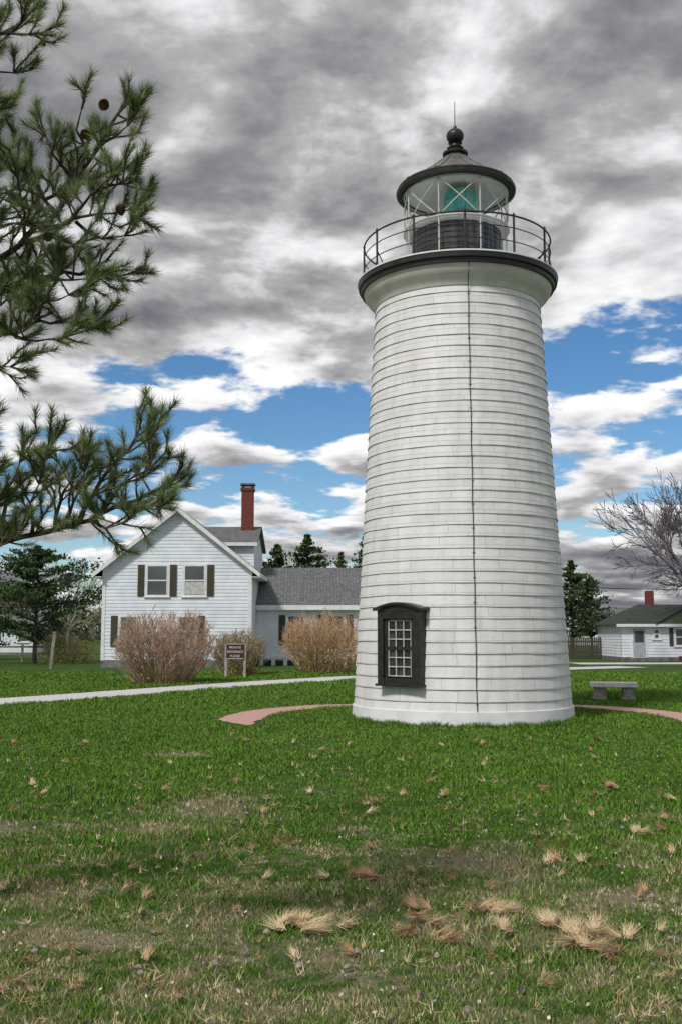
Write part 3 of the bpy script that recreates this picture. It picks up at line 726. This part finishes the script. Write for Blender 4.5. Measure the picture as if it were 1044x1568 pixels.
def bush(name,x,y,w,h,colA,colB,stems=90,green=0.0):
    e=empty(name,(x,y,0)); segs=[]
    for i in range(stems):
        a=random.uniform(0,2*math.pi); rr=random.random()**.5
        p=Vector((x+math.cos(a)*rr*w*.28,y+math.sin(a)*rr*w*.28,0))
        tilt=rr*random.uniform(.5,1.9)
        d=Vector((math.cos(a)*tilt*w/h*.6,math.sin(a)*tilt*w/h*.6,1)).normalized()
        grow(segs,p,d,h*random.uniform(.24,.42),.020,3,.58,.12,(2,3),.0075,None,2,.60)
    ph=[random.uniform(0,6) for _ in range(4)]
    keep=[]
    for s in segs:
        q=s[1]; aa=math.atan2(q[1]-y,q[0]-x)
        k=(abs((q[0]-x)/(w*.5))**2.4)+(abs((q[1]-y)/(w*.5))**2.4)+(max(0,(q[2]-h*.4)/(h*.6))**2.4 if q[2]>h*.4 else ((h*.4-q[2])/(h*.75))**2.4)
        if k<1.0+.13*math.sin(aa*3+ph[0]+q[2]*2)+.08*math.sin(q[0]*5+ph[1])+random.uniform(-.18,.22): keep.append(s)
    V,F=tubes([s[0] for s in keep],[s[1] for s in keep],[s[2] for s in keep],[s[3] for s in keep],3)
    fast('stems',V,F,attr_mat(name+'_bark',colA,colB,.9),e,rnd=np.repeat(rng.random(len(keep)),6))
    T=np.array([s[1] for s in keep if random.random()<.35]); T=T+rng.normal(size=T.shape)*.04
    leaf_cards(T,.045,attr_mat(name+'_buds',tuple(c*.9 for c in colA),tuple(min(1,c*1.15) for c in colB),.9),'buds',e)
    if green:
        n=int(2500*green); a=rng.random(n)*6.28; r=w*.4*rng.random(n)**.5; z=rng.random(n)**1.6*h*.5
        leaf_cards(np.stack([x+r*np.cos(a),y+r*np.sin(a)-.1,z],1),.075,attr_mat(name+'_leaf',(.16,.18,.03),(.38,.34,.08),.8),'leaves',e)
    return e
bush('bare_bush',-6.75,40.4,3.8,3.25,(.30,.19,.135),(.62,.45,.34),200,.3)
bush('bare_bush',-4.6,47.5,2.6,2.4,(.24,.19,.11),(.46,.37,.24),130,.7)
bush('bare_bush',-0.75,50,3.9,3.4,(.40,.24,.14),(.70,.49,.31),200,1.2)
bush('bare_bush',-16.5,64,4.2,2.8,(.18,.18,.09),(.3,.27,.15),60,1.0)

def bare_tree(name,x,y,h,r0,depth,ca,cb,seed,spread=.55,minr=.011):
    random.seed(seed)
    e=empty(name,(x,y,0)); segs=[]
    p=Vector((x,y,0)); d=Vector((0,0,1))
    segs.append(((x,y,-.1),(x,y,h*.2),r0*1.2,r0)); p=Vector((x,y,h*.2))
    for k in range(6):
        a=2*math.pi*k/6+random.uniform(-.4,.4); t=.75 if k else .1
        dd=Vector((math.cos(a)*t,math.sin(a)*t,1)).normalized()
        grow(segs,p,dd,h*.2,r0*.6,depth,spread,.10,(2,3),minr,None,3,.76)
    V,F=tubes([s[0] for s in segs],[s[1] for s in segs],[s[2] for s in segs],[s[3] for s in segs],4)
    fast('trunk_and_branches',V,F,attr_mat(name+'_bark',ca,cb,.9),e,rnd=np.repeat(rng.random(len(segs)),8))
    return e
bare_tree('bare_deciduous_tree',21.6,62,14.4,.34,5,(.085,.075,.085),(.22,.195,.205),5,.55,.016)
bare_tree('bare_birch_tree',-22,85,10,.16,4,(.2,.22,.15),(.36,.38,.26),11)

M_conif=attr_mat('conifer_needles',(.014,.036,.012),(.070,.115,.034),.8)
M_conif2=attr_mat('conifer_needles_light',(.04,.065,.022),(.12,.15,.05),.8)
def conifer(name,x,y,h,r,m,seed,bare=.12,cards=7000,size=.22,ragged=.35,tuft=1.0):
    random.seed(seed); e=empty(name,(x,y,0)); segs=[((x,y,-.1),(x+.1,y,h*.95),h*.022,.02)]; P=[]
    nb=int(46+h*5)
    for i in range(nb):
        t=bare+(1-bare)*i/nb; z=h*t*.98
        prof=math.sin(math.pi*min(1,(t-bare)/(1-bare)*.82+.22))**.8*(1-.15*t)
        L=r*prof*random.uniform(1-ragged,1+ragged*.5)
        if t>.93: L=min(L,r*.3)
        a=random.uniform(0,2*math.pi); d=Vector((math.cos(a),math.sin(a),random.uniform(.0,.45)))
        p=Vector((x,y,z)); q=p+d*L; segs.append((tuple(p),tuple(q),.05*h/10,.012))
        for k in range(int(cards/nb)):
            s=random.random()**.55
            c=p+d*L*s; sp_=(.10+.24*min(L,2.5)*(.35+.65*s)*.5)*tuft
            P.append((c.x+random.gauss(0,sp_),c.y+random.gauss(0,sp_),c.z+random.gauss(.08,sp_*.38)))
    tube_obj('trunk_and_limbs',segs,M_bark,e,5)
    leaf_cards(P,size,m,'needle_clumps',e)
    return e
conifer('pine_tree',-18.6,64,7.2,5.0,M_conif,41,.16,14000,.18,.6,.75)
conifer('pine_tree',-25.5,70,6.6,4.4,M_conif,22,.15,9000,.2,.5,.8)
conifer('pine_tree',-5.0,82,8.8,2.8,M_conif,23,.1,6000)
conifer('pine_tree',-2.7,84,9.8,3.2,M_conif,24,.1,6500)
conifer('pine_tree',0.0,95,9.2,1.6,M_conif2,25,.1,3000)
conifer('pine_tree',1.9,80,9.3,2.0,M_conif,26,.1,5000)
conifer('pine_tree',5.5,84,8.6,2.6,M_conif,261,.1,5000)
conifer('pine_tree',16.7,76,7.1,2.1,M_conif,33,.2,5500,.18,.7,.8)
conifer('pine_tree',19.0,80,6.0,1.5,M_conif,28,.25,3000,.2,.5)
conifer('pine_tree',-30,78,7,3,M_conif2,29,.1,5000,.25)

n=60000
X_=rng.random(n)*520-240; D=150+rng.random(n)*90
hh=2.6+2.0*np.abs(np.sin(X_*.11+D*.05))+1.5*np.abs(np.sin(X_*.37))*np.abs(np.sin(X_*.053+1))
Zt=hh*rng.random(n)**.8
leaf_cards(np.stack([X_,D,Zt],1),.9,attr_mat('treeline_foliage',(.05,.07,.035),(.16,.15,.09),.9),'distant_treeline',None)

# ------------------------------------------------------------------ near pine (branches reaching in from the left)
random.seed(12)
PT=empty('black_pine_tree',(-3.9,6.6,0))
segs=[]
tr=[Vector((-3.95,6.7,-.1)),Vector((-3.9,6.6,1.5)),Vector((-3.8,6.5,3.2)),Vector((-3.75,6.4,5.0)),Vector((-3.6,6.3,7.0)),Vector((-3.5,6.2,8.6))]
rr=[.2,.17,.14,.11,.07,.03]
for i in range(5): segs.append((tuple(tr[i]),tuple(tr[i+1]),rr[i],rr[i+1]))
BR=[
 ([(-3.75,6.4,5.0),(-2.9,6.1,5.15),(-2.18,5.8,5.35),(-1.85,5.7,5.50)],.03),
 ([(-2.5,5.9,5.2),(-2.15,5.8,5.25),(-1.90,5.75,5.22)],.016),
 ([(-2.18,5.8,5.35),(-1.95,5.6,5.38),(-1.74,5.6,5.36)],.012),
 ([(-3.75,6.4,3.7),(-2.7,6.0,3.95),(-1.96,5.8,4.12),(-1.62,5.75,4.37),(-1.45,5.75,4.68),(-1.28,5.7,4.94)],.035),
 ([(-1.45,5.75,4.68),(-1.5,5.65,4.82),(-1.46,5.6,4.92)],.012),
 ([(-1.40,5.75,4.76),(-1.28,5.65,4.78),(-1.20,5.6,4.82)],.012),
 ([(-1.52,5.75,4.56),(-1.62,5.6,4.66),(-1.66,5.6,4.76)],.012),
 ([(-1.80,5.8,4.22),(-1.50,5.65,4.30),(-1.18,5.6,4.33)],.015),
 ([(-1.55,5.7,4.28),(-1.38,5.55,4.40),(-1.20,5.5,4.44)],.012),
 ([(-1.5,5.7,4.3),(-1.35,5.7,4.20),(-1.20,5.6,4.18)],.012),
 ([(-1.62,5.75,4.37),(-1.80,5.8,4.60),(-1.95,5.75,4.78)],.014),
 ([(-1.8,5.75,4.22),(-1.78,5.6,4.38),(-1.78,5.5,4.48)],.012),
 ([(-1.50,5.75,4.58),(-1.36,5.7,4.52),(-1.26,5.65,4.50)],.012),
 ([(-1.70,5.75,4.45),(-1.62,5.95,4.60),(-1.60,6.1,4.70)],.012),
 ([(-2.05,5.8,4.3),(-2.0,5.9,4.5),(-1.95,6.0,4.62)],.012),
 ([(-2.2,5.8,4.1),(-1.9,5.6,4.22),(-1.72,5.5,4.22)],.012),
 ([(-2.4,5.8,4.3),(-2.15,5.6,4.42),(-1.98,5.5,4.40)],.012),
 ([(-2.4,5.8,4.6),(-2.15,5.7,4.78),(-2.0,5.6,4.86)],.012),
 ([(-3.75,6.4,3.5),(-2.7,6.1,3.8),(-1.96,5.9,3.96),(-1.60,5.85,4.06),(-1.26,5.8,4.02)],.03),
 ([(-1.75,5.85,4.03),(-1.6,5.7,3.96),(-1.40,5.65,3.95)],.012),
 ([(-1.9,5.9,3.98),(-1.7,5.7,4.10),(-1.5,5.65,4.14)],.012),
 ([(-3.75,6.4,3.3),(-2.7,6.0,3.55),(-1.96,5.8,3.66),(-1.70,5.75,3.74),(-1.42,5.7,3.70)],.026),
 ([(-1.9,5.8,3.68),(-1.75,5.65,3.60),(-1.52,5.6,3.60)],.012),
 ([(-1.8,5.8,3.70),(-1.65,5.65,3.82),(-1.5,5.6,3.84)],.012),
 ([(-2.2,5.9,3.62),(-1.98,5.8,3.50),(-1.84,5.7,3.46)],.012),
 ([(-2.3,5.9,3.85),(-2.0,5.75,3.82),(-1.80,5.7,3.86)],.014),
 ([(-3.85,6.5,2.2),(-2.9,6.2,2.3),(-2.1,5.95,2.43),(-1.73,5.9,2.54),(-1.47,5.85,2.60),(-1.21,5.8,2.70),(-0.98,5.8,2.80)],.036),
 ([(-1.47,5.85,2.60),(-1.35,5.8,2.82),(-1.20,5.75,2.98),(-1.06,5.7,3.08)],.016),
 ([(-1.35,5.85,2.66),(-1.22,5.75,2.80),(-1.06,5.7,2.88)],.013),
 ([(-1.95,5.9,2.48),(-1.88,5.85,2.74),(-1.80,5.8,2.94)],.016),
 ([(-1.88,5.85,2.74),(-1.72,5.75,2.86),(-1.62,5.7,2.98)],.012),
 ([(-1.62,5.9,2.57),(-1.58,5.9,2.78),(-1.50,5.95,2.92)],.013),
 ([(-1.55,5.85,2.6),(-1.45,5.7,2.74),(-1.40,5.65,2.86)],.012),
 ([(-1.75,5.9,2.54),(-1.72,5.75,2.70),(-1.66,5.7,2.80)],.013),
 ([(-1.21,5.8,2.72),(-1.12,5.75,2.66),(-1.02,5.7,2.68)],.012),
 ([(-1.40,5.85,2.62),(-1.30,5.75,2.56),(-1.20,5.7,2.58)],.012),
 ([(-2.1,5.95,2.43),(-1.95,5.75,2.44),(-1.82,5.7,2.48)],.012),
 ([(-2.2,5.95,2.6),(-2.05,5.8,2.8),(-2.0,5.75,2.95)],.012),
 ([(-2.3,5.95,2.5),(-2.1,5.8,2.62),(-1.95,5.75,2.66)],.012),
 ([(-2.4,6.0,2.6),(-2.15,5.7,2.72),(-1.96,5.6,2.80)],.012),
 ([(-2.4,6.0,2.7),(-2.2,5.8,2.95),(-2.02,5.7,3.06)],.012),
 ([(-3.6,6.3,6.9),(-2.8,6.0,7.1),(-2.1,5.8,7.0)],.03),
 ([(-3.8,6.5,3.0),(-4.6,6.9,3.3),(-5.4,7.2,3.5)],.03),
 ([(-3.8,6.5,4.2),(-4.2,5.6,4.5),(-4.5,4.8,4.7)],.03),
 ([(-3.7,6.4,5.6),(-4.3,7.4,5.9),(-4.8,8.2,6.1)],.03),
]
shoots=[]
def twig(p,d,L,depth):
    d=d.normalized(); q=p
    for i in range(3):
        d=(d+rv()*.16+Vector((0,0,.10))).normalized(); r_=q+d*(L/3)
        segs.append((tuple(q),tuple(r_),.0065-.001*i,.0055-.001*i)); 
        if depth>0 and i>=1 and random.random()<.75:
            twig(r_,(d+rv()*.85).normalized(),L*random.uniform(.5,.75),depth-1)
        if i==2: shoots.append((r_-d*min(L*.7,.14),d,min(L*.7,.14)+.01))
        q=r_
for pts,r0 in BR:
    pts=[Vector(p) for p in pts]; tot=sum((pts[i+1]-pts[i]).length for i in range(len(pts)-1)); acc=0
    for i in range(len(pts)-1):
        a,b=pts[i],pts[i+1]; l=(b-a).length; nsub=max(1,int(l/.07)); prev=a
        dirv=(b-a).normalized()
        for k in range(nsub):
            t=(k+1)/nsub; q=a.lerp(b,t)+(rv()*.014 if k<nsub-1 else Vector((0,0,0)))
            f0=1-.75*(acc+l*k/nsub)/tot; f1=1-.75*(acc+l*t)/tot
            segs.append((tuple(prev),tuple(q),r0*f0,r0*f1)); prev=q
            if q.x>-2.6 or q.x<-4.3 or q.z>6.5:
                for _ in range(2):
                    if random.random()<.74:
                        dd=(dirv*.55+rv()*.95+Vector((.10,0,.34))).normalized()
                        twig(q,dd,random.uniform(.09,.19),1)
        acc+=l
    twig(pts[-1],(dirv+Vector((0,0,.25))),.14,1); twig(pts[-1],(dirv+rv()*.5),.13,1); twig(pts[-1],(dirv+rv()*.7),.12,0)
tube_obj('trunk_and_branches',segs,M_bark,PT,6)
P=[];R=[]
for (p,d,L) in shoots:
    nn=random.randint(75,120); tone=random.random()
    u=d.cross(Vector((0.3,.2,1))).normalized(); v=d.cross(u)
    for k in range(nn):
        t=random.random()**.7; a=random.uniform(0,2*math.pi)
        side=(u*math.cos(a)+v*math.sin(a)); sp_=random.uniform(.3,1.0)*(1.2-.55*t)
        nd=(d*(.75)+side*sp_+Vector((0,0,.08))).normalized(); ln=random.uniform(.055,.092)
        p0=p+d*(L*t); w_=nd.cross(rv()).normalized()*.0014
        P+=[p0-w_,p0+w_,p0+nd*ln+rv()*.004];R.append(min(1,max(0,tone*.65+random.random()*.35)))
V=np.array(P,dtype=np.float32)
fast('needles',V,np.arange(len(V)).reshape(-1,3),attr_mat('pine_needles',(.04,.09,.028),(.33,.40,.17),.45),PT,rnd=np.repeat(np.array(R),3))
def cone_mesh(cs,m,name,parent,seed=1):
    random.seed(seed); V=[];F=[]
    for (p,ax,L,R0) in cs:
        p=Vector(p); ax=Vector(ax).normalized(); u=ax.orthogonal().normalized(); v=ax.cross(u)
        rings=9; sg=9
        for i in range(rings):
            t=i/(rings-1); rad=R0*math.sin(math.pi*min(.97,max(.06,t*.86+.12)))**.8
            for j in range(sg):
                a=2*math.pi*(j+.5*(i%2))/sg
                base=p+ax*(L*t)+(u*math.cos(a)+v*math.sin(a))*rad*.6
                outp=p+ax*(L*t+L*.06)+(u*math.cos(a)+v*math.sin(a))*rad*1.15
                tg=(-u*math.sin(a)+v*math.cos(a))*rad*.42
                k=len(V); V+=[base-tg,base+tg,outp+tg*.7,outp-tg*.7,base-ax*L*.09]
                F+=[(k,k+1,k+2,k+3),(k+4,k,k+3),(k+4,k+3,k+2),(k+4,k+2,k+1)]
    return mesh(name,V,F,m,parent)
M_cone=mat('cone_brown',(.22,.13,.085),.8,(.09,.055,.04),60)
cone_mesh([((-1.30,5.5,4.92),(-.3,-.3,-1),.07,.026),((-1.20,5.45,4.30),(.2,0,-1),.065,.024),((-1.42,5.5,4.74),(.3,-.3,-.6),.065,.024),((-1.90,5.5,4.50),(0,-.5,-.6),.07,.027),((-1.60,5.5,4.15),(.2,-.5,-.7),.06,.022)],M_cone,'cones',PT)

# ------------------------------------------------------------------ litter on the lawn
CL=[(-.41,7.3,.30,1,3),(-.22,7.35,.24,1,3),(0,7.25,.14,.9,1),(.43,7.1,.18,.3,2),(.64,7.45,.22,.4,3),(.66,6.95,.2,.3,2),(1.0,7.65,.24,.6,3),(1.1,7.2,.15,.8,2),(1.52,7.15,.28,.75,3),(1.55,6.75,.28,.55,3),(1.74,7.0,.2,.7,3),(1.35,7.3,.14,.6,1),
(-.115,8.64,.13,.8,1),(.25,8.64,.26,.2,2),(1.8,9.2,.18,.8,2),(2.05,9.2,.14,.5,1),(.3,11.6,.15,.9,1),(-1.76,10.4,.15,.7,1),(-1.45,10.4,.14,.3,1),(-1.35,12.6,.17,.7,1),(-.75,9.8,.13,.5,1),(-1.45,8.0,.14,.4,1),(-1.7,6.8,.17,.3,1),(-1.85,6.0,.15,.5,1),
(-3.95,13.7,.15,.7,1),(1.12,13.9,.15,.5,1),(1.2,12.8,.15,.3,1),(3.4,13.4,.24,.3,2),(2.9,10.5,.16,.8,2),(2.5,9.9,.14,.3,1),(1.9,10.5,.14,.5,1),(3.9,12.5,.15,.8,1),(2.6,13.4,.17,.3,1),(-1.6,19,.2,.4,1),(-2.0,19.3,.2,.4,1),(4.6,19.4,.2,.4,1),(2.3,6.4,.18,.6,1),(-.9,5.9,.12,.7,1),(2.6,8.0,.15,.4,1),(-2.2,13.2,.16,.4,1)]
random.seed(44)
for i in range(110):
    y=6*math.exp(random.random()*math.log(20/6)); CL.append((random.uniform(-.36,.36)*y,y,random.uniform(.06,.13),random.random()*.8,1))
for i in range(600):
    y=4.5*math.exp(random.random()*math.log(17/4.5)); CL.append((random.uniform(-.36,.36)*y,y,random.uniform(.05,.10),random.random(),0))
V=[];R=[]
for (x,y,L,tone,k) in CL:
    if (x-TC[0])**2+(y-TC[1])**2<2.7**2: continue
    nf=[9,44,80,100][k]; fans=[1,1,3,5][k]
    for f in range(fans):
        a0=random.uniform(0,2*math.pi); ox=x+random.gauss(0,.03*(fans-1)*.7); oy=y+random.gauss(0,.03*(fans-1)*.7)
        for q in range(nf):
            a=a0+random.gauss(0,.32 if k else 1.2); ll=L*random.uniform(.6,1.1)*(1 if k<2 else .75)
            s=Vector((ox+random.gauss(0,.012),oy+random.gauss(0,.012),random.uniform(.03,.055)))
            e_=s+Vector((math.cos(a)*ll,math.sin(a)*ll,random.uniform(-.01,.075)))
            w_=Vector((-math.sin(a),math.cos(a),random.uniform(-.5,.5)))*.0020*(1 if y<8 else y/8)
            V+=[s-w_,s+w_,e_]; R+=[min(1,max(0,tone+random.gauss(0,.18)))]*3
fast('fallen_pine_needles',np.array(V,dtype=np.float32),np.arange(len(V)).reshape(-1,3),attr_mat('dead_needles',(.42,.22,.11),(.80,.66,.42),.8),rnd=R)
cs=[]
for i in range(90):
    y=5*math.exp(random.random()*math.log(15/5)); a=random.uniform(0,6.28)
    cs.append(((random.uniform(-.36,.36)*y,y,.03),(math.cos(a),math.sin(a),random.uniform(-.1,.3)),random.uniform(.035,.055),random.uniform(.014,.020)))
cone_mesh(cs,mat('old_cone_grey',(.42,.38,.32),.9,(.20,.17,.14),60),'fallen_pine_cones',None,5)
n=900; yy=4.5*np.exp(rng.random(n)*math.log(20/4.5)); xx=(rng.random(n)*2-1)*.36*yy
leaf_cards(np.stack([xx,yy,.03+.01*rng.random(n)],1),.022,attr_mat('leaf_litter_dry',(.45,.38,.25),(.8,.76,.62),.8),'leaf_litter',None)
print('done', len(shoots))
